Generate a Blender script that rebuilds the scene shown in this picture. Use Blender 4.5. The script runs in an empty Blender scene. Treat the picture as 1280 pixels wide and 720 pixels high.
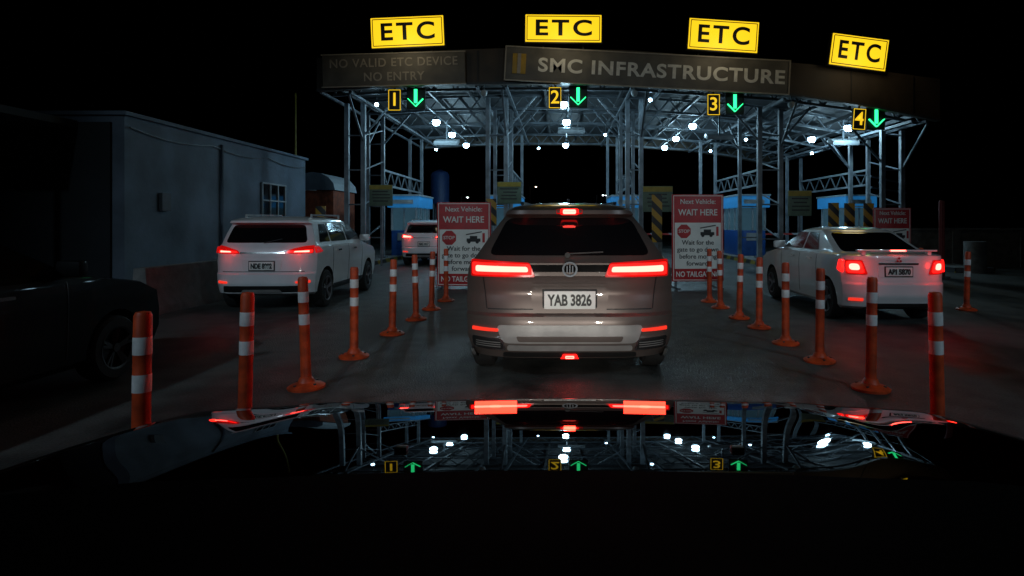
import bpy, bmesh, math, random
import numpy as np
from mathutils import Vector, Matrix
random.seed(7)
scene=bpy.context.scene
R=math.radians

# ---------------------------------------------------------------- materials
def mat(name,col,rough=.5,metal=0,var=.15,scale=6,emit=None,es=0,coat=0,bump=0,bscale=40,spec=.5,dirt=None,cr=.04):
    m=bpy.data.materials.new(name); m.use_nodes=True
    nt=m.node_tree; b=nt.nodes['Principled BSDF']
    tc=nt.nodes.new('ShaderNodeTexCoord')
    n=nt.nodes.new('ShaderNodeTexNoise'); n.inputs['Scale'].default_value=scale; n.inputs['Detail'].default_value=6
    nt.links.new(tc.outputs['Object'],n.inputs['Vector'])
    r=nt.nodes.new('ShaderNodeValToRGB')
    c=Vector(col[:3])
    lo=c*(1-var); hi=c*(1+var)
    if dirt: lo=Vector(dirt)
    r.color_ramp.elements[0].position=.32; r.color_ramp.elements[1].position=.68
    r.color_ramp.elements[0].color=(*lo,1); r.color_ramp.elements[1].color=(*[min(1,x) for x in hi],1)
    nt.links.new(n.outputs['Fac'],r.inputs['Fac']); nt.links.new(r.outputs['Color'],b.inputs['Base Color'])
    mr=nt.nodes.new('ShaderNodeMapRange'); mr.inputs['To Min'].default_value=max(0,rough*.8); mr.inputs['To Max'].default_value=min(1,rough*1.25)
    nt.links.new(n.outputs['Fac'],mr.inputs['Value']); nt.links.new(mr.outputs['Result'],b.inputs['Roughness'])
    b.inputs['Metallic'].default_value=metal
    b.inputs['Specular IOR Level'].default_value=spec
    b.inputs['Coat Weight'].default_value=coat; b.inputs['Coat Roughness'].default_value=cr
    if emit:
        b.inputs['Emission Color'].default_value=(*emit,1); b.inputs['Emission Strength'].default_value=es
    if bump:
        n2=nt.nodes.new('ShaderNodeTexNoise'); n2.inputs['Scale'].default_value=bscale; n2.inputs['Detail'].default_value=4
        nt.links.new(tc.outputs['Object'],n2.inputs['Vector'])
        bp=nt.nodes.new('ShaderNodeBump'); bp.inputs['Strength'].default_value=bump; bp.inputs['Distance'].default_value=.02
        nt.links.new(n2.outputs['Fac'],bp.inputs['Height']); nt.links.new(bp.outputs['Normal'],b.inputs['Normal'])
    return m

def asphalt():
    m=bpy.data.materials.new('worn_asphalt'); m.use_nodes=True; nt=m.node_tree; b=nt.nodes['Principled BSDF']
    tc=nt.nodes.new('ShaderNodeTexCoord')
    def noise(s,sx=1,sy=1,d=6):
        mp=nt.nodes.new('ShaderNodeMapping'); mp.inputs['Scale'].default_value=(sx,sy,1)
        nt.links.new(tc.outputs['Object'],mp.inputs['Vector'])
        n=nt.nodes.new('ShaderNodeTexNoise'); n.inputs['Scale'].default_value=s; n.inputs['Detail'].default_value=d
        nt.links.new(mp.outputs['Vector'],n.inputs['Vector']); return n
    a=noise(.6,1.6,.35); f=noise(60); g=noise(3)
    mx=nt.nodes.new('ShaderNodeMath'); mx.operation='ADD'; nt.links.new(a.outputs['Fac'],mx.inputs[0])
    m2=nt.nodes.new('ShaderNodeMath'); m2.operation='MULTIPLY'; m2.inputs[1].default_value=.45; nt.links.new(g.outputs['Fac'],m2.inputs[0])
    nt.links.new(m2.outputs[0],mx.inputs[1])
    m3=nt.nodes.new('ShaderNodeMath'); m3.operation='MULTIPLY_ADD'; m3.inputs[1].default_value=.35; nt.links.new(f.outputs['Fac'],m3.inputs[0]); nt.links.new(mx.outputs[0],m3.inputs[2])
    r=nt.nodes.new('ShaderNodeValToRGB'); r.color_ramp.elements[0].position=.74; r.color_ramp.elements[1].position=1.0
    r.color_ramp.elements[0].color=(.011,.013,.013,1); r.color_ramp.elements[1].color=(.09,.095,.09,1)
    nt.links.new(m3.outputs[0],r.inputs['Fac']); nt.links.new(r.outputs['Color'],b.inputs['Base Color'])
    mr=nt.nodes.new('ShaderNodeMapRange'); mr.inputs['From Min'].default_value=.3; mr.inputs['From Max'].default_value=.7; mr.inputs['To Min'].default_value=.34; mr.inputs['To Max'].default_value=.8
    nt.links.new(a.outputs['Fac'],mr.inputs['Value']); nt.links.new(mr.outputs['Result'],b.inputs['Roughness'])
    b.inputs['Specular IOR Level'].default_value=.35
    bp=nt.nodes.new('ShaderNodeBump'); bp.inputs['Strength'].default_value=.8; bp.inputs['Distance'].default_value=.012
    nt.links.new(f.outputs['Fac'],bp.inputs['Height']); nt.links.new(bp.outputs['Normal'],b.inputs['Normal'])
    return m

def stripes(name,c1,c2,period,diag=1.0):
    m=bpy.data.materials.new(name); m.use_nodes=True; nt=m.node_tree; b=nt.nodes['Principled BSDF']
    tc=nt.nodes.new('ShaderNodeTexCoord'); sp=nt.nodes.new('ShaderNodeSeparateXYZ'); nt.links.new(tc.outputs['Object'],sp.inputs[0])
    a=nt.nodes.new('ShaderNodeMath'); a.operation='MULTIPLY_ADD'; a.inputs[1].default_value=diag
    nt.links.new(sp.outputs['X'],a.inputs[0]); nt.links.new(sp.outputs['Z'],a.inputs[2])
    d=nt.nodes.new('ShaderNodeMath'); d.operation='ADD'; nt.links.new(a.outputs[0],d.inputs[0]); nt.links.new(sp.outputs['Y'],d.inputs[1])
    w=nt.nodes.new('ShaderNodeMath'); w.operation='PINGPONG'; w.inputs[1].default_value=period; nt.links.new(d.outputs[0],w.inputs[0])
    g=nt.nodes.new('ShaderNodeMath'); g.operation='GREATER_THAN'; g.inputs[1].default_value=period/2; nt.links.new(w.outputs[0],g.inputs[0])
    mi=nt.nodes.new('ShaderNodeMix'); mi.data_type='RGBA'; mi.inputs[6].default_value=(*c1,1); mi.inputs[7].default_value=(*c2,1)
    nt.links.new(g.outputs[0],mi.inputs[0]); nt.links.new(mi.outputs[2],b.inputs['Base Color']); b.inputs['Roughness'].default_value=.5
    return m

M={}
M['asphalt']=asphalt()
M['concrete']=mat('concrete',(.16,.16,.155),.8,bump=.3,var=.35)
M['kerb']=stripes('kerb_paint',(.3,.21,.02),(.03,.03,.03),.5,0)
M['haz']=stripes('hazard_paint',(.50,.27,.02),(.015,.015,.015),.2,1)
M['boomst']=stripes('boom_paint',(.5,.5,.5),(.45,.03,.02),.4,1)
M['steel']=mat('galvanised_steel',(.12,.14,.16),.55,.1,var=.4,scale=3)
M['steel_l']=mat('galvanised_steel_column',(.20,.225,.25),.5,.1,var=.35,scale=3)
M['steel_d']=mat('painted_steel_dark',(.05,.055,.06),.55,.3,var=.25)
M['deck']=mat('roof_deck',(.03,.033,.037),.7,var=.3)
M['fascia']=mat('fascia_panel',(.06,.043,.028),.6,var=.35,scale=1.2)
M['panel']=mat('sign_panel_grey',(.15,.135,.11),.55,var=.25,scale=2)
M['letter']=mat('letter_white',(.85,.82,.74),.5)
M['letter_dim']=mat('letter_dim',(.40,.35,.28),.5)
M['gold']=mat('logo_gold',(.5,.3,.03),.5)
M['black']=mat('black_plastic',(.012,.012,.012),.5)
M['matte']=mat('dash_plastic',(.003,.003,.003),.95,spec=.02)
M['blackgloss']=mat('black_gloss',(.008,.008,.008),.12,coat=.6)
M['rubber']=mat('tyre_rubber',(.013,.013,.013),.8,bump=.2)
M['alloy']=mat('alloy',(.25,.25,.26),.35,.9)
M['chrome']=mat('chrome',(.75,.75,.75),.15,1,var=.03)
M['glass']=mat('tinted_glass',(.006,.006,.007),.08,coat=.7,var=.05)
M['yel']=mat('led_yellow',(.7,.45,.02),.5,emit=(1,.64,.012),es=1.05,var=.05)
M['yel2']=mat('led_digit_yellow',(.7,.45,.02),.5,emit=(1,.62,.02),es=.95)
M['yelpaint']=mat('yellow_paint',(.35,.26,.03),.5)
M['green']=mat('led_green',(.02,.4,.15),.5,emit=(.03,1,.30),es=2.2)
M['led']=mat('led_white',(.8,.8,.8),.5,emit=(.42,.76,1),es=45)
M['far']=mat('lamp_far',(.8,.8,.8),.5,emit=(1,.75,.5),es=10)
M['farw']=mat('lamp_farw',(.8,.8,.8),.5,emit=(.8,.9,1),es=10)
M['farr']=mat('lamp_far_red',(.5,.05,.05),.5,emit=(1,.03,.02),es=6)
M['tail_core']=mat('tail_lamp_lit',(.6,.02,.02),.3,emit=(1,.06,.045),es=16)
M['tail_mid']=mat('tail_lamp_glow',(.5,.01,.01),.2,emit=(1,.008,.006),es=3.0,coat=1)
M['tail_dim']=mat('tail_lens',(.28,.004,.004),.2,emit=(1,.008,.006),es=.4,coat=1)
M['refl_glow']=mat('reflector_red_glowing',(.6,.02,.01),.25,emit=(1,.04,.02),es=.9)  # emission stands in for light the reflectors throw back
M['plate']=mat('licence_plate',(.88,.88,.83),.4,var=.03)
M['plate_t']=mat('plate_text',(.02,.02,.02),.5)
M['orange']=mat('bollard_orange',(.66,.075,.015),.5,var=.2,dirt=(.32,.04,.012),scale=9)
M['white_r']=mat('reflective_white',(.80,.80,.80),.4,var=.15,scale=14)
M['signred']=mat('sign_red',(.5,.022,.025),.45)
M['signwhite']=mat('sign_white',(.88,.86,.80),.45,var=.05)
M['postred']=mat('post_red',(.15,.012,.01),.5)
M['blue']=mat('booth_blue',(.012,.075,.28),.4)
M['bluel']=mat('booth_sign_lit',(.03,.2,.45),.4,emit=(.03,.3,.75),es=.25)
M['booth']=mat('booth_white',(.32,.35,.37),.5)
M['boothglass']=mat('booth_glass_lit',(.05,.08,.1),.1,emit=(.2,.5,.7),es=.08)
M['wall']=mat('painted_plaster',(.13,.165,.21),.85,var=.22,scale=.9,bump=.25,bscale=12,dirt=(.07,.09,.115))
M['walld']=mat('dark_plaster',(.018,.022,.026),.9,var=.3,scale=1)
M['infog']=mat('info_green',(.11,.16,.11),.5)
M['tank']=mat('tank_blue',(.02,.05,.15),.5)
M['shed_lit']=mat('shed_wall_orange_lit',(.22,.05,.02),.7,var=.4)  # orange light on the shed wall, put into its base colour
M['silver']=mat('silver_trim',(.42,.41,.40),.34,.5,coat=.4)

def paint(name,c,metal=.3,rough=.35,coat=1,spec=.5,cr=.04):
    return mat(name,c,rough,metal,var=.05,scale=3,coat=coat,spec=spec,cr=cr)
P_main=paint('paint_bronze_grey',(.155,.125,.112),.5,.36)
P_white=paint('paint_white',(.84,.86,.88),0,.35)
P_white2=paint('paint_silver_white',(.78,.80,.80),.0,.35)
P_black=paint('paint_black',(.0015,.0015,.002),0,.6,.12,.1)
P_hood=paint('paint_maroon',(.010,.001,.0015),.0,.5,.85,.0,.015)

# ---------------------------------------------------------------- builders
def empty(name,loc=(0,0,0),rot=(0,0,0),parent=None):
    e=bpy.data.objects.new(name,None); scene.collection.objects.link(e)
    e.location=loc; e.rotation_euler=rot; e.parent=parent; e.empty_display_size=.2
    return e
def link(name,me,parent=None,loc=(0,0,0),rot=(0,0,0)):
    o=bpy.data.objects.new(name,me); scene.collection.objects.link(o); o.parent=parent; o.location=loc; o.rotation_euler=rot
    return o
class MB:
    def __init__(s): s.bm=bmesh.new(); s.mats=[]
    def mi(s,m):
        if m not in s.mats: s.mats.append(m)
        return s.mats.index(m)
    def box(s,c,d,m,rot=None,bevel=0):
        r=bmesh.ops.create_cube(s.bm,size=1)
        vs=r['verts']
        T=Matrix.Translation(Vector(c))@(rot.to_4x4() if rot else Matrix())@Matrix.Diagonal((d[0],d[1],d[2],1))
        bmesh.ops.transform(s.bm,matrix=T,verts=vs)
        fs=list({f for v in vs for f in v.link_faces}); i=s.mi(m)
        for f in fs: f.material_index=i
        if bevel:
            es=list({e for v in vs for e in v.link_edges})
            rr=bmesh.ops.bevel(s.bm,geom=es,offset=bevel,segments=2,affect='EDGES',profile=.6)
            for f in rr['faces']: f.material_index=i
    def beam(s,p1,p2,w,m,h=None):
        p1=Vector(p1);p2=Vector(p2); d=p2-p1
        q=d.to_track_quat('Y','Z').to_matrix()
        s.box((p1+p2)/2,(w,d.length,h or w),m,rot=q)
    def cyl(s,p1,p2,r,m,seg=12,r2=None):
        p1=Vector(p1);p2=Vector(p2); d=p2-p1
        rr=bmesh.ops.create_cone(s.bm,cap_ends=True,segments=seg,radius1=r,radius2=r if r2 is None else r2,depth=d.length)
        T=Matrix.Translation((p1+p2)/2)@d.to_track_quat('Z','Y').to_matrix().to_4x4()
        bmesh.ops.transform(s.bm,matrix=T,verts=rr['verts'])
        i=s.mi(m)
        for f in {f for v in rr['verts'] for f in v.link_faces}: f.material_index=i; f.smooth=len(f.verts)==4
    def lathe(s,prof,m,seg=24,axis='Z',c=(0,0,0),mats=None):
        rings=[]
        for r,h in prof:
            ring=[]
            for k in range(seg):
                a=2*math.pi*k/seg
                if axis=='Z': p=(r*math.cos(a),r*math.sin(a),h)
                else: p=(h,r*math.cos(a),r*math.sin(a))
                ring.append(s.bm.verts.new(Vector(p)+Vector(c)))
            rings.append(ring)
        for j in range(len(rings)-1):
            i=s.mi(mats[j] if mats else m)
            for k in range(seg):
                f=s.bm.faces.new((rings[j][k],rings[j][(k+1)%seg],rings[j+1][(k+1)%seg],rings[j+1][k])); f.material_index=i; f.smooth=True
    def poly(s,pts,m,off=None):
        vs=[s.bm.verts.new(p) for p in pts]; f=s.bm.faces.new(vs); f.material_index=s.mi(m); return f
    def done(s,name,parent=None,loc=(0,0,0),rot=(0,0,0),sharp=35):
        bmesh.ops.recalc_face_normals(s.bm,faces=s.bm.faces)
        me=bpy.data.meshes.new(name); s.bm.to_mesh(me); s.bm.free()
        for m in s.mats: me.materials.append(m)
        try: me.set_sharp_from_angle(angle=R(sharp))
        except Exception: pass
        return link(name,me,parent,loc,rot)

def text(body,size,loc,m,parent,width=None,bold=0.0,rot=(R(90),0,0),ext=.004,name='lettering',sp=1.0):
    cu=bpy.data.curves.new(name,'FONT'); cu.body=body; cu.size=size; cu.align_x='CENTER'; cu.align_y='CENTER'
    cu.extrude=ext; cu.offset=bold; cu.space_character=sp
    cu.materials.append(m)
    o=bpy.data.objects.new(name,cu); scene.collection.objects.link(o); o.parent=parent; o.location=loc; o.rotation_euler=rot
    if width:
        bpy.context.view_layer.update()
        if o.dimensions.x>0: o.scale.x=width/ o.dimensions.x
    return o
def light(kind,name,loc,energy,col,parent,rot=(0,0,0),size=.1,**k):
    l=bpy.data.lights.new(name,kind); l.energy=energy; l.color=col
    if kind in('POINT','SPOT'): l.shadow_soft_size=size
    if kind=='AREA': l.size=size
    for a,b in k.items(): setattr(l,a,b)
    o=bpy.data.objects.new(name,l); scene.collection.objects.link(o); o.parent=parent; o.location=loc; o.rotation_euler=rot
    return o

def roundpoly(pts,r,n=4):
    out=[]; N=len(pts)
    for i in range(N):
        p=Vector(pts[i]);a=Vector(pts[i-1]);b=Vector(pts[(i+1)%N])
        da=(a-p);db=(b-p); ra=min(r,da.length*.45); rb=min(r,db.length*.45)
        s=p+da.normalized()*ra; e=p+db.normalized()*rb
        for k in range(n+1):
            t=k/n; out.append(s*(1-t)**2+p*2*t*(1-t)+e*t*t)
    return out
def patch(name,pts,fn,m,parent,off=.006,thick=.02,r=.02,step=.05,mirror=False):
    pts=[(a,b) for a,b in pts]
    if mirror: pts=[(-a,b) for a,b in pts][::-1]
    bm=bmesh.new(); P=roundpoly(pts,r) if r>0 else [Vector(p) for p in pts]
    f=bm.faces.new([bm.verts.new((p.x,p.y,0)) for p in P])
    us=[p.x for p in P]; vs=[p.y for p in P]
    for ax,lo,hi in ((0,min(us),max(us)),(1,min(vs),max(vs))):
        n=int((hi-lo)/step)
        for k in range(1,n+1):
            c=lo+(hi-lo)*k/(n+1); co=[0,0,0]; co[ax]=c; no=[0,0,0]; no[ax]=1
            bmesh.ops.bisect_plane(bm,geom=bm.verts[:]+bm.edges[:]+bm.faces[:],plane_co=co,plane_no=no)
    be=[e for e in bm.edges if e.is_boundary]
    ex=bmesh.ops.extrude_edge_only(bm,edges=be)
    back={v for v in ex['geom'] if isinstance(v,bmesh.types.BMVert)}
    for v in bm.verts:
        v.co=Vector(fn(v.co.x,v.co.y,-thick if v in back else off))
    bmesh.ops.recalc_face_normals(bm,faces=bm.faces)
    me=bpy.data.meshes.new(name); bm.to_mesh(me); bm.free(); me.materials.append(m)
    for p in me.polygons: p.use_smooth=True
    try: me.set_sharp_from_angle(angle=R(40))
    except Exception: pass
    return link(name,me,parent)

def wheel(parent,x,y,r,side,w=.2,rim=None):
    rim=rim or M['alloy']
    b=MB()
    prof=[(r*.62,-w/2),(r*.9,-w/2),(r*.98,-w/2+.02),(r,-w/2+.05),(r,w/2-.05),(r*.98,w/2-.02),(r*.9,w/2),(r*.66,w/2),(r*.64,w/2-.03),(r*.6,w/2-.05)]
    b.lathe(prof,M['rubber'],36,'X')
    b.lathe([(r*.66,w/2+.002),(r*.62,w/2-.004),(r*.6,w/2-.06),(r*.25,w/2-.1),(.001,w/2-.1)],M['black'],36,'X')
    b.lathe([(r*.665,w/2+.004),(r*.60,w/2-.002),(r*.6,w/2-.03)],rim,36,'X')
    for k in range(5):
        a=2*math.pi*k/5+.3
        for da in(-.13,.13):
            b.beam((w/2-.03,math.cos(a)*r*.1,math.sin(a)*r*.1),(w/2-.012,math.cos(a+da)*r*.62,math.sin(a+da)*r*.62),.028,rim)
    b.cyl((w/2-.05,0,0),(w/2-.005,0,0),r*.14,rim)
    b.done('wheel',parent,(x,y,r),(0,0,0 if side>0 else math.pi))

class Car:
    def __init__(s,name,loc,rotz,L,levels,paintm,wr,wys,wx,p=5,arch=True,rim=None):
        s.root=empty(name,loc,(0,0,rotz)); s.L=L; s.p=p
        lv=np.array(levels,float); s.z=lv[:,0]; s.w_=lv[:,1]; s.yr_=lv[:,2]; s.yf_=lv[:,3]; s.c_=lv[:,4]
        zs=[]
        for a,b in zip(s.z[:-1],s.z[1:]):
            n=max(1,int(math.ceil((b-a)/.035)))
            zs+=list(np.linspace(a,b,n,endpoint=False))
        zs.append(s.z[-1])
        bm=bmesh.new(); rings=[]
        N=22
        for z in zs:
            w=s.w(z);yr=s.I(z,s.yr_);yf=s.I(z,s.yf_);c=s.I(z,s.c_)
            ring=[]
            for k in range(N+1):
                t=math.sin(math.pi*(k/N-.5)); ring.append((w*t,yr+c*abs(t)**s.p))
            y0=yr+c; y1=yf-c*1.6
            for k in range(1,26): ring.append((w,y0+(y1-y0)*k/26))
            for k in range(N+1):
                t=math.sin(math.pi*(.5-k/N)); ring.append((w*t,yf-c*1.6*abs(t)**3))
            for k in range(1,26): ring.append((-w,y1+(y0-y1)*k/26))
            rings.append([bm.verts.new(s.warp(x,y,z)) for x,y in ring])
        for a,b in zip(rings[:-1],rings[1:]):
            n=len(a)
            for k in range(n): bm.faces.new((a[k],a[(k+1)%n],b[(k+1)%n],b[k]))
        for rg in(rings[0],rings[-1]): bm.faces.new(rg)
        bmesh.ops.recalc_face_normals(bm,faces=bm.faces)
        me=bpy.data.meshes.new('body'); bm.to_mesh(me); bm.free(); me.materials.append(paintm); me.materials.append(M['black'])
        o=link('body',me,s.root)
        if arch:
            cb=bmesh.new()
            for wy in wys:
                for sx in(-1,1):
                    rr=bmesh.ops.create_cone(cb,cap_ends=True,segments=40,radius1=wr*1.16,radius2=wr*1.16,depth=.5)
                    bmesh.ops.transform(cb,matrix=Matrix.Translation((sx*(wx+.12),wy,wr*1.03))@Matrix.Rotation(R(90),4,'Y'),verts=rr['verts'])
            cm=bpy.data.meshes.new('cut'); cb.to_mesh(cm); cb.free(); cm.materials.append(paintm); cm.materials.append(M['black'])
            for p_ in cm.polygons: p_.material_index=1
            co=link('cut',cm,s.root)
            md=o.modifiers.new('b','BOOLEAN'); md.object=co; md.operation='DIFFERENCE'; md.solver='EXACT'
            bpy.context.view_layer.update()
            ev=o.evaluated_get(bpy.context.evaluated_depsgraph_get())
            nm=bpy.data.meshes.new_from_object(ev)
            o.modifiers.clear()
            if len(nm.polygons)>500: o.data=nm
            bpy.data.objects.remove(co)
        for p_ in o.data.polygons: p_.use_smooth=True
        try: o.data.set_sharp_from_angle(angle=R(32))
        except Exception: pass
        for wy in wys:
            for sx in(-1,1): wheel(s.root,sx*wx,wy,wr,sx,rim=rim)
    def I(s,z,a): return float(np.interp(z,s.z,a))
    def w(s,z): return s.I(z,s.w_)
    def warp(s,x,y,z):
        t=abs(2*y/s.L-1); return (x*(1-.035*t**3),y,z)
    def rear(s,x,z,o):
        w=s.w(z); t=min(1,abs(x)/w)
        return s.warp(x,s.I(z,s.yr_)+s.I(z,s.c_)*t**s.p-o,z)
    def side(s,sg):
        return lambda y,z,o: s.warp(sg*(s.w(z)+o),y,z)
    def rp(s,name,pts,m,both=False,**k):
        patch(name,pts,s.rear,m,s.root,**k)
        if both: patch(name,pts,s.rear,m,s.root,mirror=True,**k)
    def sp(s,name,pts,m,**k):
        for sg in(1,-1): patch(name,pts,s.side(sg),m,s.root,**k)
    def rear_plate(s,x,z,w,h,body,off=.02):
        y=s.rear(x,z,off)[1]
        b=MB(); b.box((x,y,z),(w,.012,h),M['plate'],bevel=.004); b.box((x,y+.012,z),(w+.03,.014,h+.03),M['black'],bevel=.005)
        b.done('licence_plate',s.root)
        text(body,h*.85,(x,y-.009,z-.005),M['plate_t'],s.root,w*.86,.004,name='plate_lettering')
    def mirrors(s,y,z,m):
        for sg in(-1,1):
            b=MB(); w=s.w(z)
            b.box((sg*(w+.10),y,z+.05),(.2,.1,.13),m,bevel=.03)
            b.beam((sg*(w-.03),y,z),(sg*(w+.06),y,z+.03),.04,M['black'])
            b.done('wing_mirror',s.root)

# =============================================================== MAIN SUV (bronze grey)
L=4.5
lv=[(.185,.80,.24,L-.25,.20),(.23,.87,.10,L-.12,.22),(.33,.91,.03,L-.04,.22),(.42,.935,.005,L,.22),(.55,.94,0,L,.22),
(.60,.945,.01,L,.21),(.625,.942,.055,L-.02,.20),(.72,.95,.07,L-.04,.20),(.80,.945,.085,L-.05,.20),(.92,.945,.055,L-.2,.20),(.95,.935,.04,L-.3,.20),(1.00,.93,.045,L-.7,.2),(1.06,.91,.05,L-1.05,.19),(1.10,.87,.085,L-1.25,.17),
(1.20,.80,.16,L-1.42,.14),(1.30,.735,.24,L-1.62,.12),(1.42,.65,.33,L-1.85,.10),(1.475,.605,.37,L-1.95,.10),(1.49,.60,.27,L-2.0,.10),(1.525,.575,.27,L-2.1,.10),(1.56,.52,.36,L-2.2,.12),(1.59,.42,.5,L-2.4,.12),(1.61,.28,.8,L-2.7,.12)]
c=Car('suv',(.085,5.15,0),0,L,lv,P_main,.345,(.85,3.6),.82)
c.rp('rear_window',[(-.74,1.125),(.74,1.125),(.58,1.455),(-.58,1.455)],M['glass'],r=.07,off=.006)
c.rp('tailgate_seam',[(-.74,.655),(.74,.655),(.74,.664),(-.74,.664)],M['black'],r=0,off=.004)
for sg in(0,1):
    patch('tailgate_gap',[(.745,.66),(.753,.66),(.79,.955),(.782,.955)],c.rear,M['black'],c.root,r=0,off=.004,mirror=bool(sg))
c.rp('light_strip',[(-.36,.985),(.36,.985),(.36,1.045),(-.36,1.045)],M['blackgloss'],r=.01,off=.012)
c.rp('tail_lamp_lens',[(.31,.940),(.90,.940),(.905,1.09),(.36,1.065)],M['tail_dim'],True,r=.02,off=.016)
c.rp('tail_lamp_glow',[(.335,.958),(.885,.958),(.89,1.064),(.36,1.052)],M['tail_mid'],True,r=.02,off=.022)
c.rp('tail_lamp_bar',[(.37,.985),(.855,.985),(.855,1.038),(.38,1.030)],M['tail_core'],True,r=.02,off=.03)
c.rp('stop_lamp_lens',[(-.12,1.49),(.12,1.49),(.12,1.535),(-.12,1.535)],M['tail_dim'],r=.01,off=.006)
c.rp('stop_lamp',[(-.085,1.482),(.085,1.482),(.085,1.54),(-.085,1.54)],M['tail_mid'],r=.02,off=.014)
c.rp('stop_lamp_led',[(-.06,1.49),(.06,1.49),(.06,1.532),(-.06,1.532)],M['tail_core'],r=.015,off=.022)
c.rp('plate_recess',[(-.33,.63),(.33,.63),(.36,.86),(-.36,.86)],P_main,r=.05,off=.006)
c.rp('plate_garnish',[(-.34,.862),(.34,.862),(.34,.885),(-.34,.885)],P_main,r=.008,off=.02)
c.rp('lower_garnish',[(-.60,.37),(.60,.37),(.66,.53),(-.66,.53)],M['silver'],r=.05,off=.010)
c.rp('bumper_vent',[(-.46,.385),(.46,.385),(.48,.435),(-.48,.435)],P_main,r=.02,off=.016)
c.rp('bumper_lip',[(-.56,.30),(.56,.30),(.56,.35),(-.56,.35)],M['silver'],r=.02,off=.012)
c.rp('underguard',[(-.60,.195),(.60,.195),(.60,.285),(-.60,.285)],M['black'],r=.02,off=.010)
c.rp('exhaust_surround',[(.57,.300),(.875,.312),(.89,.425),(.60,.412)],M['chrome'],True,r=.035,off=.022)
c.rp('exhaust_grille',[(.59,.315),(.857,.325),(.870,.410),(.617,.398)],M['black'],True,r=.03,off=.026)
for k in range(3):
    z0=.335+.02*k
    c.rp('grille_bar',[(.62,z0),(.85,z0+.004),(.85,z0+.010),(.62,z0+.006)],M['silver'],True,r=0,off=.030)
c.rp('reflector',[(.64,.473),(.885,.473),(.885,.503),(.64,.496)],M['refl_glow'],True,r=.008,off=.02)
c.rp('fog_lamp',[(-.085,.205),(.085,.205),(.06,.27),(-.06,.27)],M['tail_mid'],r=.01,off=.022)
c.rp('fog_lamp_led',[(-.04,.222),(.04,.222),(.04,.252),(-.04,.252)],M['tail_core'],r=.01,off=.028)
c.rear_plate(0,.74,.445,.155,'YAB 3826',off=.022)
b=MB(); p=c.rear(0,1.01,.03)
b.lathe([(.05,0),(.066,-.006),(.066,-.012),(.052,-.012)],M['steel_l'],28,'X'); 
b.done('badge',c.root,p,(0,0,R(90)))
b=MB()
for k in(-1,0,1): b.box((p[0]+k*.024,p[1]-.006,p[2]),(.009,.01,.08-.02*abs(k)),M['steel_l'])
b.done('badge_bars',c.root)
c.sp('side_window',[(.75,1.12),(3.0,1.12),(2.35,1.45),(1.0,1.45)],M['glass'],r=.08)
c.sp('side_sill',[(.2,.22),(4.2,.22),(4.2,.3),(.2,.3)],M['black'],r=.02)
c.mirrors(3.0,1.1,P_main)
b=MB(); b.beam(c.rear(-.02,1.14,.03),c.rear(.30,1.155,.028),.012,M['black']); b.cyl(c.rear(-.02,1.13,-.02),c.rear(-.02,1.13,.04),.024,M['black']); b.done('rear_wiper',c.root)
b=MB(); b.box((0,1.1,1.63),(.03,.14,.06),M['black'],bevel=.012); b.done('roof_antenna',c.root)
for sg in(-1,1):
    b=MB(); b.beam((sg*.46,.8,1.605),(sg*.46,2.1,1.63),.03,M['black']); b.done('roof_rail',c.root)
for sg in(-1,1):
    light('AREA','brake_light',(sg*.62,-.07,1.005),6,(1,.03,.015),c.root,rot=(R(-90),0,0),size=.35)
    light('POINT','brake_glare_fill',(sg*.62,-.10,1.01),1.1,(1,.02,.01),c.root,size=.05)  # extra point light added off the lens to redden the tailgate like glare
light('AREA','stop_light',(0,.2,1.51),1.2,(1,.03,.015),c.root,rot=(R(-90),0,0),size=.10)

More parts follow.
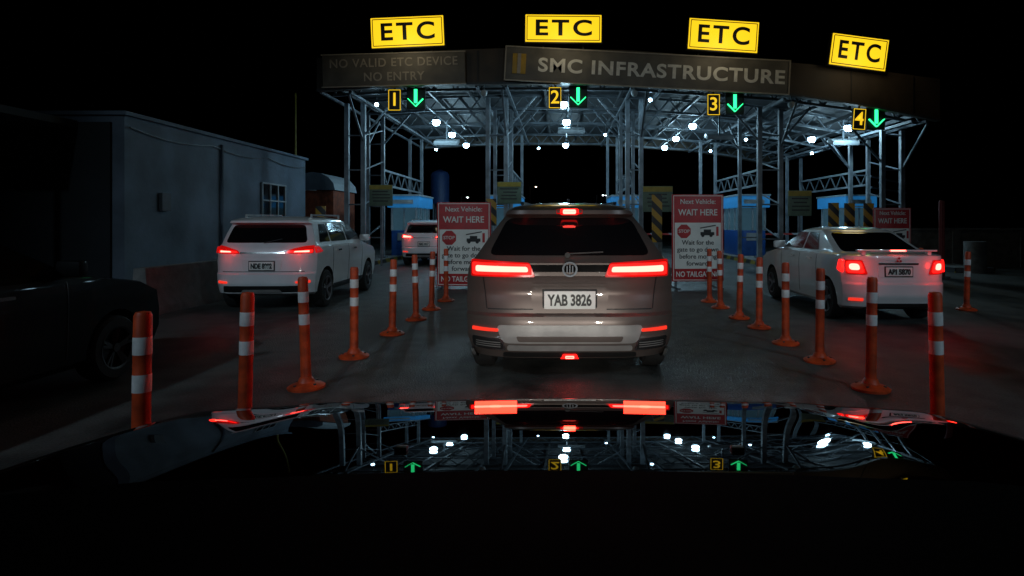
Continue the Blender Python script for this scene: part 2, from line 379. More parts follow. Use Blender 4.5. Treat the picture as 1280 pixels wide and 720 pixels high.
# =============================================================== WHITE SUVs
def white_suv(loc,rot,plate,glow=True):
    L=4.15
    lv=[(.25,.72,.2,L-.2,.18),(.30,.77,.06,L-.08,.2),(.45,.79,.0,L,.22),(.60,.80,0,L,.22),(.63,.80,.05,L-.01,.2),(.80,.81,.06,L-.05,.2),(.92,.81,.07,L-.25,.2),(1.0,.80,.09,L-.8,.19),(1.05,.785,.12,L-1.05,.18),
    (1.08,.76,.15,L-1.15,.16),(1.25,.71,.24,L-1.5,.13),(1.40,.655,.33,L-1.85,.11),(1.42,.65,.24,L-1.9,.1),(1.455,.63,.24,L-1.95,.1),(1.49,.58,.34,L-2.05,.12),(1.52,.48,.5,L-2.3,.12),(1.535,.3,.75,L-2.6,.12)]
    c=Car('suv',loc,rot,L,lv,P_white,.315,(.72,3.25),.70)
    c.rp('rear_window',[(-.66,1.10),(.66,1.10),(.58,1.385),(-.58,1.385)],M['glass'],r=.06)
    c.rp('tail_lamp_lens',[(.36,.93),(.765,.93),(.77,1.06),(.66,1.05),(.40,.985)],M['tail_dim'],True,r=.02,off=.014)
    c.rp('tail_lamp_bar',[(.40,.945),(.755,.945),(.755,.985),(.42,.97)],M['tail_mid'],True,r=.01,off=.02)
    c.rp('tail_lamp_core',[(.50,.950),(.72,.950),(.72,.978),(.52,.970)],M['tail_core'],True,r=.01,off=.024)
    c.sp('tail_lamp_side',[(.24,.93),(.5,.95),(.36,1.04),(.24,1.04)],M['tail_dim'],r=.02,off=.012)
    c.rp('garnish',[(-.36,.93),(.36,.93),(.36,.955),(-.36,.955)],M['chrome'],r=.005,off=.012)
    c.rp('plate_recess',[(-.30,.66),(.30,.66),(.33,.83),(-.33,.83)],P_white2,r=.04,off=.006)
    c.rp('bumper_lower',[(-.66,.27),(.66,.27),(.62,.42),(-.62,.42)],M['black'],r=.03,off=.010)
    c.rp('skid_plate',[(-.35,.27),(.35,.27),(.30,.36),(-.30,.36)],M['silver'],r=.03,off=.018)
    c.rp('reflector',[(.55,.46),(.74,.46),(.74,.50),(.55,.49)],M['refl_glow'],True,r=.008,off=.014)
    c.rp('tailgate_seam',[(-.66,.64),(.66,.64),(.66,.648),(-.66,.648)],M['black'],r=0,off=.004)
    c.rear_plate(0,.735,.38,.13,plate)
    c.sp('rear_quarter_window',[(.50,1.10),(.98,1.10),(.98,1.40),(.68,1.40)],M['glass'],r=.03)
    c.sp('rear_door_window',[(1.04,1.10),(1.85,1.10),(1.85,1.41),(1.04,1.41)],M['glass'],r=.03)
    c.sp('front_door_window',[(1.92,1.10),(2.85,1.10),(2.25,1.41),(1.92,1.41)],M['glass'],r=.03)
    for y in(1.01,1.88,2.75):
        c.sp('door_seam',[(y,.36),(y+.008,.36),(y+.008,1.08),(y,1.08)],M['black'],r=0,off=.003)
    c.sp('sill_cladding',[(1.1,.26),(2.85,.26),(2.85,.36),(1.1,.36)],M['black'],r=.02,off=.01)
    for y in(1.2,2.1): c.sp('door_handle',[(y,.93),(y+.18,.93),(y+.18,.96),(y,.96)],M['chrome'],r=.01,off=.03)
    c.mirrors(2.75,1.08,P_white)
    for sg in(-1,1):
        b=MB(); b.beam((sg*.54,.7,1.55),(sg*.54,2.1,1.56),.03,M['silver']); b.beam((sg*.54,.7,1.5),(sg*.54,.7,1.56),.03,M['silver']); b.beam((sg*.54,2.1,1.5),(sg*.54,2.1,1.56),.03,M['silver']); b.done('roof_rail',c.root)
    b=MB(); b.beam(c.rear(0,1.10,.03),c.rear(.28,1.16,.028),.014,M['black']); b.done('rear_wiper',c.root)
    if glow:
        for sg in(-1,1): light('POINT','tail_light',(sg*.6,-.08,.96),.7,(1,.02,.01),c.root,size=.05)
    return c
white_suv((-4.72,9.45,0),R(2.5),'NDE 8992')
c=white_suv((-4.55,20.0,0),0,'NAC 4417')
c.rp('brake_lamp',[(.42,.95),(.75,.95),(.75,1.03),(.46,.99)],M['tail_core'],True,r=.01,off=.03)

# =============================================================== SEDANS
def sedan(loc,rot,pm,plate,lit=True):
    L=4.1
    lv=[(.20,.66,.2,L-.25,.16),(.25,.70,.06,L-.1,.18),(.40,.715,.0,L,.2),(.56,.72,0,L,.2),(.59,.72,.04,L-.02,.19),(.75,.725,.05,L-.06,.19),(.85,.72,.05,L-.3,.18),(.92,.71,.05,L-.75,.18),(.955,.70,.06,L-.95,.17),
    (.975,.675,.14,L-1.1,.16),(.99,.655,.44,L-1.2,.14),(1.10,.61,.72,L-1.42,.12),(1.27,.54,1.12,L-1.78,.1),(1.31,.51,1.26,L-1.9,.12),(1.345,.43,1.45,L-2.1,.12),(1.36,.28,1.65,L-2.3,.12)]
    c=Car('sedan',loc,rot,L,lv,pm,.29,(.72,3.2),.62,rim=None if lit else M['black'])
    c.rp('rear_window',[(-.57,1.0),(.57,1.0),(.47,1.27),(-.47,1.27)],M['glass'],r=.05,step=.03)
    c.rp('tail_lamp_lens',[(.43,.70),(.68,.70),(.69,.90),(.50,.90)],M['tail_dim'] if lit else M['black'],True,r=.02,off=.014)
    if lit:
        c.rp('tail_lamp_lit',[(.47,.72),(.672,.72),(.682,.88),(.52,.88)],M['tail_mid'],True,r=.04,off=.02)
        c.rp('tail_lamp_core',[(.53,.76),(.65,.76),(.655,.85),(.55,.85)],M['tail_core'],True,r=.04,off=.028)
        c.sp('tail_lamp_side',[(.2,.72),(.34,.76),(.30,.9),(.2,.9)],M['tail_mid'],r=.02,off=.012)
    c.rp('plate_recess',[(-.28,.66),(.28,.66),(.30,.83),(-.30,.83)],pm,r=.03,off=.006)
    c.rp('garnish',[(-.28,.835),(.28,.835),(.28,.86),(-.28,.86)],M['chrome'],r=.005,off=.014)
    c.rp('bumper_lower',[(-.45,.21),(.45,.21),(.42,.30),(-.42,.30)],M['black'],r=.03,off=.010)
    c.rp('reflector',[(.50,.33),(.66,.33),(.66,.37),(.50,.37)],M['refl_glow'],True,r=.008,off=.014)
    c.rear_plate(0,.74,.36,.12,plate)
    b=MB(); y=c.rear(0,.95,0)[1]
    b.box((0,y+.05,1.03),(1.08,.1,.025),pm,bevel=.01)
    for sg in(-1,1): b.box((sg*.45,y+.07,.995),(.05,.07,.06),pm)
    b.done('boot_spoiler',c.root)
    if lit:
        b=MB(); b.box((0,y-.004,1.03),(.20,.012,.02),M['tail_core']); b.done('stop_lamp',c.root)
    c.sp('rear_door_window',[(1.15,1.0),(1.75,1.0),(1.75,1.27),(1.38,1.26)],M['glass'],r=.03,step=.03)
    c.sp('front_door_window',[(1.82,1.0),(2.72,1.0),(2.2,1.27),(1.82,1.27)],M['glass'],r=.03,step=.03)
    for y in(1.08,1.785,2.65): c.sp('door_seam',[(y,.30),(y+.008,.30),(y+.008,.97),(y,.97)],M['black'],r=0,off=.003)
    for y in(1.25,2.0): c.sp('door_handle',[(y,.85),(y+.16,.85),(y+.16,.875),(y,.875)],M['black'] if not lit else M['chrome'],r=.01,off=.03)
    c.mirrors(2.65,.99,pm)
    p=c.rear(0,.9,.02); b=MB()
    for a in(90,210,330):
        q=Vector(p)+Vector((math.cos(R(a))*.025,0,math.sin(R(a))*.025)); b.box(q,(.026,.008,.026),M['signred'],rot=Matrix.Rotation(R(45),3,'Y'))
    b.done('badge',c.root)
    if lit:
        for sg in(-1,1): light('POINT','tail_light',(sg*.58,-.10,.81),1.6,(1,.02,.01),c.root,size=.05)
    return c
sedan((4.68,8.25,0),R(-1.5),P_white2,'ABI 5870')
sedan((-4.70,2.2,0),0,P_black,'NGT 1204',lit=False)

# =============================================================== OWN CAR (hood seen from the dash)
own=empty('car',(0,0,0))
def hoodz(x,y):
    ye=y+.08*x*x
    z=1.045-(.07*(ye-.87)+.081*(ye-.87)**2)
    if ye>1.42: z-=.75*(ye-1.42)**2
    if ye>1.62: z-=2.5*(ye-1.62)**2
    z-=.012*(abs(x)/.85)**2
    ax=abs(x)
    z+=.004*math.exp(-((ax-.56)/.08)**2)
    if ax>.82: z-=2.2*(ax-.82)**2
    if ax>.90: z-=10*(ax-.90)**2
    return z
bm=bmesh.new(); nx,ny=140,90; g=[]
for j in range(ny+1):
    row=[]
    for i in range(nx+1):
        x=-.96+1.92*i/nx
        y0=.83-.10*(x/.96)**2
        y=y0+(1.86-.12*x*x-y0)*j/ny
        row.append(bm.verts.new((x,y,hoodz(x,y))))
    g.append(row)
for j in range(ny):
    for i in range(nx):
        f=bm.faces.new((g[j][i],g[j][i+1],g[j+1][i+1],g[j+1][i])); f.smooth=True
ed=[g[j][0] for j in range(ny+1)]+[g[ny][i] for i in range(1,nx+1)]+[g[j][nx] for j in range(ny-1,-1,-1)]
low=[bm.verts.new((v.co.x*1.0,v.co.y+.03,.32)) for v in ed]
for k in range(len(ed)-1): bm.faces.new((ed[k],ed[k+1],low[k+1],low[k]))
bmesh.ops.recalc_face_normals(bm,faces=bm.faces)
me=bpy.data.meshes.new('hood'); bm.to_mesh(me); bm.free(); me.materials.append(P_hood); link('hood',me,own)
b=MB()
pts=[]
for i in range(25):
    x=-.96+1.92*i/24; y0=.845-.10*(x/.96)**2
    pts.append((x,y0,hoodz(x,y0)+.006))
fr=[b.bm.verts.new(p) for p in pts]; bk=[b.bm.verts.new((p[0],.45,1.07-.03*(p[0]/.9)**2)) for p in pts]; bt=[b.bm.verts.new((p[0],.25,.75)) for p in pts]
i0=b.mi(M['matte'])
for k in range(24):
    b.bm.faces.new((fr[k],fr[k+1],bk[k+1],bk[k])); b.bm.faces.new((bk[k],bk[k+1],bt[k+1],bt[k]))
b.done('cowl_and_dashboard',own)
for sx in(-.255,.285):
    b=MB(); b.box((0,0,0),(.020,.016,.007),M['black'],bevel=.0025); b.done('washer_nozzle',own,(sx,.965,hoodz(sx,.965)+.003))
b=MB()
for sx in(-.62,.62): b.box((sx,1.86,.68),(.34,.12,.16),M['blackgloss'],bevel=.03)
b.box((0,1.88,.5),(1.5,.12,.24),M['black'],bevel=.03)
b.done('front_bumper_grille',own)
for sx in(-.84,.84): wheel(own,sx,1.15,.33,sx)
for sx in(-.62,.62):
    light('SPOT','headlamp',(sx,1.96,.68),90,(1,.96,.88),own,rot=(R(90-11),0,0),size=.06,spot_size=R(60),spot_blend=.75)

# =============================================================== GROUND / ISLANDS
bm=bmesh.new()
S=400
vs=[bm.verts.new(p) for p in((-S,-S,0),(S,-S,0),(S,S,0),(-S,S,0))]; bm.faces.new(vs)
me=bpy.data.meshes.new('asphalt_road'); bm.to_mesh(me); bm.free(); me.materials.append(M['asphalt']); link('asphalt_road',me)
isl=[-6.85,-2.1,2.65,7.3,11.9]
for X in isl:
    e=empty('traffic_island',(X,0,0)); b=MB()
    b.box((0,23.5,.075),(1.1,12.6,.15),M['concrete'],bevel=.03); b.done('slab',e)
    b=MB(); 
    for sx in(-.56,.56): b.box((sx,23.5,.07),(.03,12.6,.14),M['kerb'])
    b.cyl((0,17.2,0),(0,17.2,.9),.28,M['concrete'],20); b.done('kerb',e)

def bollard(x,y,t=(0,0)):
    b=MB()
    b.lathe([(.001,0),(.15,0),(.155,.02),(.13,.035),(.07,.055),(.055,.09),(.043,.10),(.042,.54),(.0435,.545),(.0435,.635),(.042,.64),(.042,.73),(.0435,.735),(.0435,.825),(.042,.83),(.042,.93),(.034,.95),(.001,.955)],M['orange'],20,
      mats=[M['orange']]*8+[M['white_r']]+[M['orange']]*3+[M['white_r']]+[M['orange']]*4)
    for k in range(4):
        a=k*math.pi/2+.5; b.cyl((.11*math.cos(a),.11*math.sin(a),.03),(.11*math.cos(a),.11*math.sin(a),.05),.012,M['steel_d'],8)
    return b.done('traffic_bollard',None,(x,y,0),(t[0],t[1],random.random()*6))
for x,y in[(-2.13,3.05),(-2.08,3.95),(-2.15,5.12),(-2.16,6.3),(-2.13,7.6),(-2.11,8.75),(-2.09,9.8),(-2.06,10.9),
  (2.5,3.97),(2.62,5.07),(2.64,6.1),(2.64,7.0),(2.67,8.07),(2.66,8.9),(2.69,10.0),(2.68,10.8),(6.6,9.75),(6.75,11.2),(7.0,12.9),(-6.0,17.6),(-6.2,16.4),(7.0,14.5)]:
    bollard(x+random.uniform(-.015,.015),y,(random.uniform(-.03,.03),random.uniform(-.035,.035)))

# =============================================================== CANOPY
can=empty('toll_plaza_canopy',(0,0,0))
AX=np.array([-7.3,-4.5,-1.6,2.0,6.84,9.2,11.4]); AB=np.array([5.40,5.56,5.62,5.60,5.28,4.95,4.50]); AT=np.array([6.38,6.58,6.68,6.62,6.25,6.05,5.75])
zb=lambda x: float(np.interp(x,AX,AB)); zt=lambda x: float(np.interp(x,AX,AT))
def strip(name,y0,y1,f0,f1,m,xs=None):
    b=MB(); xs=xs if xs is not None else np.linspace(-7.3,11.4,40); i=b.mi(m)
    q=[[b.bm.verts.new((x,y,f(x))) for y,f in((y0,f0),(y1,f0),(y1,f1),(y0,f1))] for x in xs]
    for a,c_ in zip(q[:-1],q[1:]):
        for k in range(4): b.bm.faces.new((a[k],a[(k+1)%4],c_[(k+1)%4],c_[k]))
    b.bm.faces.new(q[0]); b.bm.faces.new(q[-1]); return b.done(name,can)
strip('fascia',18.0,18.25,zb,zt,M['fascia'])
strip('fascia_trim',17.97,18.0,lambda x:zb(x)-.02,lambda x:zb(x)+.05,M['steel_d'])
strip('roof_deck',18.26,32,lambda x:zb(x)+.55,lambda x:zb(x)+.7,M['deck'])
strip('rear_fascia',32.01,32.2,zb,zt,M['fascia'])
b=MB()
for x in np.linspace(-6.2,10.6,10): b.box((x,17.985,(zb(x)+zt(x))/2),(.02,.02,zt(x)-zb(x)-.1),M['black'])
b.done('fascia_joints',can)
b=MB()
xs=np.linspace(-7.1,11.3,25)
for y in(18.8,22,25.2,28.4,31.6):
    for a,c_ in zip(xs[:-1],xs[1:]):
        za,zc=zb(a),zb(c_)
        b.beam((a,y,za+.02),(c_,y,zc+.02),.08,M['steel']); b.beam((a,y,za+.48),(c_,y,zc+.48),.08,M['steel'])
        b.beam((a,y,za+.02),((a+c_)/2,y,(za+zc)/2+.48),.04,M['steel']); b.beam(((a+c_)/2,y,(za+zc)/2+.48),(c_,y,zc+.02),.04,M['steel'])
for x in np.linspace(-7,11.2,15):
    b.beam((x,18.3,zb(x)+.30),(x,31.9,zb(x)+.30),.07,M['steel_d'],.12)
for x in isl:
    x=max(-7.0,min(11.2,x))
    for dx in(-.45,.45): b.beam((x+dx if abs(x+dx)<11.3 else x,18.3,zb(x)+.0),(x+dx if abs(x+dx)<11.3 else x,31.9,zb(x)+.0),.08,M['steel'])
for x in(-4.6,.3,5.1,9.9): b.beam((x,18.5,zb(x)-.08),(x,31,zb(x)-.08),.04,M['steel'])
b.done('roof_trusses',can)
b=MB()
def col(x,y,w=.15):
    xx=max(-7.2,min(11.3,x)); b.box((x,y,(zb(xx)+.15)/2),(w,w,zb(xx)-.15),M['steel_l']); b.box((x,y,.18),(w*2.2,w*2.2,.05),M['steel'])
for X,offs in((-6.85,(-.25,.3)),(-2.1,(-.3,.3)),(2.65,(-.4,.05)),(7.1,(-.45,.25)),(11.3,(-.55,0.1))):
    for dx in offs: 
        for y in(20,22.2): col(X+dx,y,.14 if y==20 else .12)
    col(X+offs[1],28.4,.12); col(X+offs[0],28.4,.12)
    x0,x1=X+offs[0],X+offs[1]
    z=.9
    while z<5.0-(.6 if X>10 else 0):
        for y in(20,22.2):
            b.beam((x0,y,z),(x1,y,z),.045,M['steel'])
        b.beam((x1,20,z),(x1,22.2,z+.5),.04,M['steel'])
        z+=1.15
    zz=zb(max(-7.2,min(11.3,X)))
    for y in(20,22.2):
        if X>-6: b.beam((x0,y,zz-1.1),(x0-1.0,y,zz+.05),.06,M['steel'])
        if X<11: b.beam((x1,y,zz-1.1),(x1+1.0,y,zz+.05),.06,M['steel'])
    b.beam((x1,20,zz-1.3),(x1,18.6,zz),.06,M['steel']); b.beam((x0,22.2,zz-1.1),(x0,23.6,zz),.06,M['steel'])
    for zl in(2.85,3.4): b.beam((x1,22.2,zl),(x1,28.4,zl),.07,M['steel_l'])
    for k in range(12):
        ya=22.2+6.2*k/12; yb=22.2+6.2*(k+1)/12; b.beam((x1,ya,2.85 if k%2 else 3.4),(x1,yb,3.4 if k%2 else 2.85),.04,M['steel'])
for zl in(2.75,3.15): b.beam((11.4,22,zl),(15,26,zl),.06,M['steel'])
b.done('columns_and_braces',can)

e=empty('canopy_name_sign',(2.6,17.9,5.97),(0,R(3.0),0)); b=MB(); b.box((0,0,0),(8.45,.1,1.02),M['panel'],bevel=.02)
for z in(-.5,.5): b.box((0,-.06,z),(8.5,.03,.035),M['letter_dim'])
for x in(-4.23,4.23): b.box((x,-.06,0),(.035,.03,.96),M['letter_dim'])
b.done('panel',e)
text('SMC INFRASTRUCTURE',.56,(.42,-.06,-.02),M['letter'],e,7.35,.016,sp=1.1)
b=MB(); b.box((-3.82,-.06,0),(.4,.02,.6),M['gold'],bevel=.005); b.box((-3.82,-.075,.0),(.1,.02,.6),M['letter_dim']); b.done('logo',e)
e=empty('entry_notice_sign',(-4.95,17.9,6.0),(0,R(-1.6),0)); b=MB(); b.box((0,0,0),(4.25,.1,.98),M['panel'],bevel=.02)
for z in(-.48,.48): b.box((0,-.06,z),(4.3,.03,.03),M['letter_dim'])
b.done('panel',e)
text('NO VALID ETC DEVICE',.36,(0,-.06,.2),M['letter_dim'],e,3.8,.004,sp=1.1); text('NO ENTRY',.36,(0,-.06,-.22),M['letter_dim'],e,1.8,.004,sp=1.1)

for X,Z,w,h,r in((-4.5,7.07,2.14,.88,-2.5),(.1,7.17,2.24,.80,.5),(4.82,6.96,2.05,.9,3.8),(8.82,6.47,1.66,.92,7.5)):
    e=empty('toll_lane_sign',(X,17.7,Z),(0,R(r),0)); b=MB(); b.box((0,.1,0),(w+.08,.18,h+.08),M['black'],bevel=.02); b.box((0,0,0),(w,.03,h),M['yel'],bevel=.01)
    for sx in(-.6,.6): b.box((sx,.42,-.55),(.06,.06,.8),M['steel_d']); b.box((sx,.28,-.25),(.05,.26,.05),M['steel_d'])
    b.done('cabinet',e)
    b=MB(); t=.022
    for sx in(-1,1): b.box((sx*(w/2-.05),-.018,0),(t,.008,h-.1),M['black'])
    for sz in(-1,1): b.box((0,-.018,sz*(h/2-.05)),(w-.1,.008,t),M['black'])
    b.done('border',e)
    text('ETC',h*.80,(0,-.02,-.01),M['black'],e,w*.74,.016,sp=1.25)
    light('POINT','fascia_fill_light',(0,-.9,-.35),13,(1,.85,.55),e,size=.4)  # unseen floating light added to brighten the fascia lettering
for n,X,Z in(('1',-5.02,5.16),('2',-.15,5.23),('3',4.66,5.02),('4',9.08,4.58)):
    e=empty('lane_number_sign',(X,18.2,Z),(0,R(0 if X<6 else 4),0)); b=MB(); b.box((0,.06,0),(.38,.12,.66),M['black'],bevel=.01)
    for sx in(-1,1): b.box((sx*.175,-.006,0),(.016,.01,.62),M['yel2'])
    for sz in(-1,1): b.box((0,-.006,sz*.305),(.33,.01,.016),M['yel2'])
    b.box((0,.06,.5),(.04,.04,.5),M['steel_d']); b.done('box',e)
    text(n,.56,(0,-.012,0),M['yel2'],e,None,.006)
for X,Z in((-4.38,5.22),(.55,5.27),(5.31,5.06),(9.60,4.6)):
    e=empty('green_arrow_signal',(X,18.2,Z)); b=MB()
    b.beam((0,0,.27),(0,0,-.15),.095,M['green'],.02); 
    b.beam((0,0.002,-.25),(-.23,.002,-.02),.10,M['green'],.02); b.beam((0,-.002,-.25),(.23,-.002,-.02),.10,M['green'],.02)
    b.done('arrow',e)
    b=MB(); b.box((0,.08,0),(.56,.1,.66),M['black'],bevel=.01); b.box((0,.08,.5),(.04,.04,.45),M['steel_d']); b.done('housing',e)

lamps=[(-4.6,22.3,5.2),(-4.57,25.4,5.2),(-4.5,28.8,5.2),(.1,19,5.2),(.24,22.3,5.2),(.27,28.8,5.2),(5.13,23.2,5.2),(5.14,26.6,5.2),(5.18,29.7,5.2),(10,20.8,4.75),(9.9,23.6,4.75),
 (7.9,25.5,5.0),(8.9,29.8,4.85),(2.9,19.3,5.4),(-6.3,30.5,5.2),(-2.6,24,5.35),(-1.1,30.8,5.3),(2.0,26.5,5.35),(3.4,30.5,5.3),(7.4,29.5,5.0),(-5.9,19.3,5.25),(11.0,26.2,4.5)]
for i,(x,y,z) in enumerate(lamps):
    e=empty('ceiling_lamp',(x,y,z)); b=MB()
    small=i>=11
    b.lathe([(.001,-.14),(.08,-.13),(.13,-.07),(.145,0),(.12,.05),(.001,.06)] if not small else [(.001,-.07),(.045,-.055),(.06,0),(.045,.03),(.001,.04)],M['led'],16)
    b.lathe([(.15,.05),(.16,.07),(.06,.14),(.03,.16),(.001,.16)] if not small else [(.06,.03),(.03,.07),(.001,.08)],M['steel'],16)
    b.cyl((0,0,.07 if small else .15),(0,0,.45),.015,M['steel'],8); b.done('lamp_head',e)
    if not small: light('POINT','lamp_light',(0,0,-.25),78,(.50,.82,1),e,size=.14)
for X,Y,Z in((-4.45,23.6,4.62),(.4,21.5,4.75),(5.78,21.8,4.58),(10.2,21.6,4.36)):
    e=empty('toll_reader_antenna',(X,Y,Z)); b=MB(); b.box((0,0,0),(.95,.5,.16),M['booth'],rot=Matrix.Rotation(R(18),3,'X'),bevel=.03); b.box((0,0,.45),(.05,.05,.8),M['steel']); b.done('housing',e)
for X,Z in((-2.3,5.35),(2.25,5.35),(7.0,5.0)):
    e=empty('surveillance_camera',(X,18.15,Z)); b=MB(); b.cyl((0,0,.25),(0,0,.08),.02,M['steel'],8); b.lathe([(.001,-.11),(.07,-.08),(.10,0),(.10,.06),(.05,.1),(.001,.1)],M['booth'],16); b.done('dome',e)

def booth(X,Y):
    e=empty('toll_booth',(X,Y,.15)); b=MB()
    b.box((0,0,.5),(1.0,2.3,1.0),M['blue'],bevel=.02); b.box((0,0,1.45),(.94,2.2,.9),M['boothglass'])
    for sx in(-.48,.48):
        for sy in(-1.12,-.4,.4,1.12): b.box((sx,sy,1.45),(.07,.07,.92),M['booth'])
    b.box((0,-1.12,1.45),(.05,.06,.9),M['booth'])
    b.box((0,0,2.13),(1.25,2.6,.45),M['bluel'],bevel=.02); b.box((0,0,2.39),(1.3,2.7,.06),M['booth'])
    b.box((0,-1.315,2.13),(.8,.02,.16),M['booth'])
    b.box((0,-1.16,.75),(.5,.03,.3),M['booth']); b.done('cabin',e)
for X,Y in((-6.2,25),(-2.2,25.3),(2.7,25.3),(7.6,24.8),(11.9,25)): booth(X,Y)
for X,Y in((-4.5,26.5),(5.0,26.5),(9.6,26.5)):
    e=empty('boom_barrier',(X-1.7,Y,0)); b=MB(); b.box((0,0,.5),(.3,.3,1.0),M['yelpaint'],bevel=.03); b.beam((0,-.2,.95),(2.9,-.2,.97),.08,M['boomst']); b.done('gate',e)

for X0,X1,z0,z1,Y in((-6.32,-5.55,2.0,2.7,20),(-2.08,-1.28,2.07,2.8,20),(2.47,3.36,1.76,2.53,18),(6.8,7.5,1.64,2.4,18)):
    e=empty('information_sign',((X0+X1)/2,Y-.1,(z0+z1)/2)); w=X1-X0; h=z1-z0; b=MB()
    b.box((0,0,0),(w,.04,h),M['infog'],bevel=.005); b.box((0,-.025,h*.38),(w-.02,.02,h*.2),M['yelpaint']); 
    for k in range(4): b.box((random.uniform(-.03,.03),-.024,h*.18-k*h*.15),(w*random.uniform(.55,.8),.008,h*.05),M['plate_t'])
    b.beam((0,.05,-z0-h/2),(0,.05,h/2),.06,M['steel']); b.done('board',e)
for X,Y,z0,z1,w in((-1.9,16.6,1.35,2.1,.28),(2.65,16.4,.9,2.2,.28),(7.75,17.0,1.2,2.0,.3),(8.3,17.2,1.2,2.0,.3),(8.95,17.4,1.2,2.0,.3),(-6.7,16.8,1.1,1.9,.28)):
    e=empty('hazard_marker',(X,Y,0)); b=MB(); b.box((0,0,(z0+z1)/2),(w,.03,z1-z0),M['haz'],bevel=.004); b.beam((0,.05,0),(0,.05,z1-.05),.06,M['steel']); b.done('board',e)
for X,Y in((9.65,15.2),(9.95,15.6)):
    e=empty('red_post',(X,Y,0)); bb=MB(); bb.cyl((0,0,0),(0,0,1.95),.05,M['postred']); bb.lathe([(.05,1.95),(.04,1.99),(.001,2.0)],M['postred'],12); bb.box((0,0,.02),(.25,.25,.04),M['steel_d']); bb.done('post',e)

def wait_sign(X,Y,z0,z1,w,rot=0):
    h=z1-z0; e=empty('wait_here_sign',(X,Y,z0),(0,0,rot)); b=MB()
    b.box((0,0,h/2),(w,.04,h),M['signred'],bevel=.008)
    for sx in(-1,1): b.box((sx*(w/2-.035),-.024,h/2),(.014,.008,h-.06),M['signwhite'])
    for z in(.03,h-.03): b.box((0,-.024,z),(w-.056,.008,.014),M['signwhite'])
    b.box((0,-.024,h*.41),(w-.12,.01,h*.53),M['signwhite'])
    for sx in(-1,1): 
        b.box((sx*(w/2-.1),.05,(h*.9-z0)/2),(.05,.05,h*.9+z0),M['steel']); b.box((sx*(w/2-.1),.05,-z0+.02),(.06,.6,.04),M['steel'])
    b.done('board',e)
    text('Next Vehicle:',.15,(0,-.03,h*.915),M['signwhite'],e,w*.68,.001); text('WAIT HERE',.19,(0,-.03,h*.79),M['signwhite'],e,w*.76,.003)
    b=MB(); r=.16*w/1.15
    b.poly([(-.27*w+r*math.cos(R(22.5+45*k)),-.034,h*.575+r*math.sin(R(22.5+45*k))) for k in range(8)],M['signred'])
    cx=.2*w; cz=h*.565
    b.box((cx-.02,-.034,cz-.03),(.30,.008,.07),M['black'],bevel=.002); b.box((cx-.02,-.034,cz+.03),(.16,.008,.06),M['black'],bevel=.002)
    b.beam((cx-.18,-.034,cz+.09),(cx+.16,-.034,cz+.15),.02,M['black'],.02); b.box((cx+.2,-.034,cz+.02),(.05,.008,.2),M['signred'])
    for dx in(-.1,.08): b.cyl((cx-.02+dx,-.03,cz-.07),(cx-.02+dx,-.04,cz-.07),.035,M['black'],14)
    b.done('pictogram',e)
    text('STOP',.1,(-.27*w,-.04,h*.575),M['signwhite'],e,r*1.5,.001)
    for k,t in enumerate(('Wait for the','gate to go down','before moving','forward.')):
        text(t,.14,(0,-.034,h*(.445-.08*k)),M['plate_t'],e,w*(.62,.80,.72,.44)[k],.001)
    text('NO TAILGATING',.16,(0,-.03,h*.08),M['signwhite'],e,w*.84,.003)
wait_sign(-2.08,13,.06,1.87,1.18,R(-4)); wait_sign(2.98,13,.16,2.04,1.13,R(3)); wait_sign(8.85,16,.15,1.83,1.0)

# =============================================================== LEFT BUILDING + surroundings
e=empty('concrete_building',(0,0,0)); b=MB()
b.box((-11.5,16.8,1.825),(5,8.8,3.65),M['wall']); 
b.box((-11.5,16.8,3.69),(5.16,8.96,.08),M['wall']); 
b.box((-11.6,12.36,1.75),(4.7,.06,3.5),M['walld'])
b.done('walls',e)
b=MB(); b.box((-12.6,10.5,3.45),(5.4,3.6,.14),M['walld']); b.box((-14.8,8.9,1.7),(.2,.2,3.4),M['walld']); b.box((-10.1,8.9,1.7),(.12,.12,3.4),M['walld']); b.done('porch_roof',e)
b=MB()
b.box((-8.985,18.8,2.12),(.03,1.5,1.0),M['glass'])
for y in(18.05,18.55,19.05,19.55): b.box((-8.96,y,2.12),(.05,.05,1.06),M['booth'])
for z in(1.6,2.12,2.64): b.box((-8.955,18.8,z),(.055,1.56,.045),M['booth'])
b.box((-8.93,18.8,1.55),(.14,1.7,.06),M['concrete'])
b.done('window',e)
b=MB(); prev=None
for k in range(30):
    y=12.5+8.6*k/29; z=3.42-.12*math.sin((k%10)/10*math.pi); 
    if prev: b.beam(prev,(-8.96,y,z),.02,M['black'])
    prev=(-8.96,y,z)
b.box((-8.95,13.6,1.9),(.08,.3,.4),M['steel_d']); b.cyl((-8.95,15.9,0),(-8.95,15.9,3.5),.04,M['wall'],10)
b.done('cables_and_conduit',e)
e=empty('concrete_barrier',(0,0,0)); b=MB()
for k in range(4):
    y=10.2+k*2.05
    q=[(-.28,0),(.28,0),(.26,.12),(.12,.3),(.09,.72),(-.09,.72),(-.12,.3),(-.26,.12)]
    A=[b.bm.verts.new((-6.45+p[0],y-1,p[1])) for p in q]; B=[b.bm.verts.new((-6.45+p[0],y+1,p[1])) for p in q]
    i=b.mi(M['concrete'])
    for j in range(8): b.bm.faces.new((A[j],A[(j+1)%8],B[(j+1)%8],B[j]))
    b.bm.faces.new(A); b.bm.faces.new(B[::-1])
b.done('segments',e)
e=empty('boundary_wall',(0,0,0)); b=MB(); b.box((15,19.5,.6),(9.5,.2,1.2),M['concrete']); b.box((15,19.5,1.23),(9.6,.28,.06),M['concrete']); 
for k in range(5): b.box((10.6+2.2*k,19.38,.6),(.25,.06,1.2),M['concrete'])
b.done('wall',e)
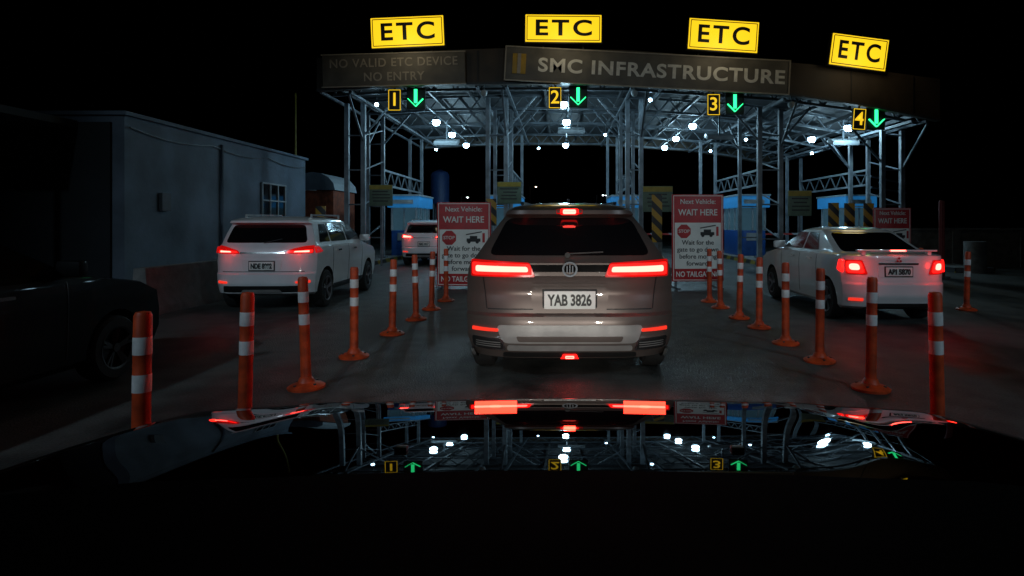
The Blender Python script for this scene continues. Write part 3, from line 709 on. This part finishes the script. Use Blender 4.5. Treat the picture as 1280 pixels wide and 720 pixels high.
e=empty('metal_pole',(-9.7,22,0)); b=MB(); b.cyl((0,0,0),(0,0,6.2),.05,M['yelpaint'],10,r2=.03); b.done('pole',e)
e=empty('storage_shed',(-9.6,24.5,0)); b=MB(); b.box((0,0,1.35),(1.6,2.4,2.7),M['shed_lit'])
for k in range(8):
    a0=math.pi*k/8;a1=math.pi*(k+1)/8
    v=[b.bm.verts.new(p) for p in((.88*math.cos(a0),-1.25,2.72+.7*math.sin(a0)),(.88*math.cos(a1),-1.25,2.72+.7*math.sin(a1)),(.88*math.cos(a1),1.25,2.72+.7*math.sin(a1)),(.88*math.cos(a0),1.25,2.72+.7*math.sin(a0)))]
    f=b.bm.faces.new(v); f.material_index=b.mi(M['booth'])
v=[(.88*math.cos(math.pi*k/8),-1.25,2.72+.7*math.sin(math.pi*k/8)) for k in range(9)]; b.poly(v,M['wall'])
b.done('shed',e)
e=empty('water_tank',(-7.2,36,0)); b=MB(); b.lathe([(.001,2.6),(.55,2.6),(.55,4.3),(.45,4.5),(.12,4.65),(.001,4.65)],M['tank'],24)
for a in range(4):
    x,y=.45*math.cos(a*math.pi/2+.78),.45*math.sin(a*math.pi/2+.78); b.beam((x,y,0),(x,y,2.6),.08,M['steel'])
b.done('tank',e)
for X,Y,Z,m in((-14,85,5.2,'farw'),(-4.5,90,7.0,'far'),(5.2,85,5.5,'farw'),(6.8,100,6.2,'farw'),(8.4,120,7.2,'farw'),(-3,110,4.5,'farr'),(1.5,130,4.2,'farr'),(-1,125,4.4,'farr'),(-22,95,3.5,'far')):
    e=empty('street_lamp',(X,Y,0)); b=MB(); b.cyl((0,0,0),(0,0,Z),.08,M['steel_d'],8,r2=.05); b.beam((0,0,Z),(.8,0,Z+.1),.06,M['steel_d']); b.box((.9,0,Z+.05),(.4,.2,.1),M['steel_d'])
    b.lathe([(.001,-.13),(.11,-.07),(.14,0),(.001,.02)],M[m],10,c=(.9,0,Z)); b.done('lamp',e)
# unseen plaza lamps added behind the queue to light the backs of the cars
for X,Y,en in((-9,-9,1900),(11,-10,1900)):
    e=empty('street_lamp',(X,Y,0)); b=MB(); b.cyl((0,0,0),(0,0,9),.11,M['steel'],10,r2=.06); b.beam((0,0,9),(0,1.5,9.3),.07,M['steel']); b.box((0,1.7,9.3),(.3,.7,.1),M['steel']); b.box((0,1.7,9.24),(.22,.5,.02),M['led']); b.done('lamp',e)
    light('SPOT','lamp_light',(0,1.8,9.1),en,(.64,.85,1),e,rot=(R(65),0,R(-18 if X<0 else 22)),size=.2,spot_size=R(50),spot_blend=.9)

w=bpy.data.worlds.new('World'); scene.world=w; w.use_nodes=True; nt=w.node_tree
sky=nt.nodes.new('ShaderNodeTexSky'); sky.sky_type='NISHITA'; sky.sun_disc=False; sky.sun_elevation=R(-6); sky.sun_rotation=R(200)
nt.links.new(sky.outputs['Color'],nt.nodes['Background'].inputs['Color']); nt.nodes['Background'].inputs['Strength'].default_value=.003
s=light('SUN','moon_light',(0,0,30),.002,(.7,.85,1),None,rot=(R(50),0,R(-20))); s.data.angle=R(.5)

cam=bpy.data.cameras.new('dash_camera'); co=bpy.data.objects.new('dash_camera',cam); scene.collection.objects.link(co)
co.location=(0,0,1.4); co.rotation_euler=(R(90),0,0); cam.sensor_width=36; cam.lens=750/1280*36; cam.shift_x=-60/1280; cam.shift_y=-80/1280
cam.clip_start=.02; cam.clip_end=1500
scene.camera=co
scene.view_settings.view_transform='Standard'; scene.view_settings.look='None'; scene.view_settings.exposure=0
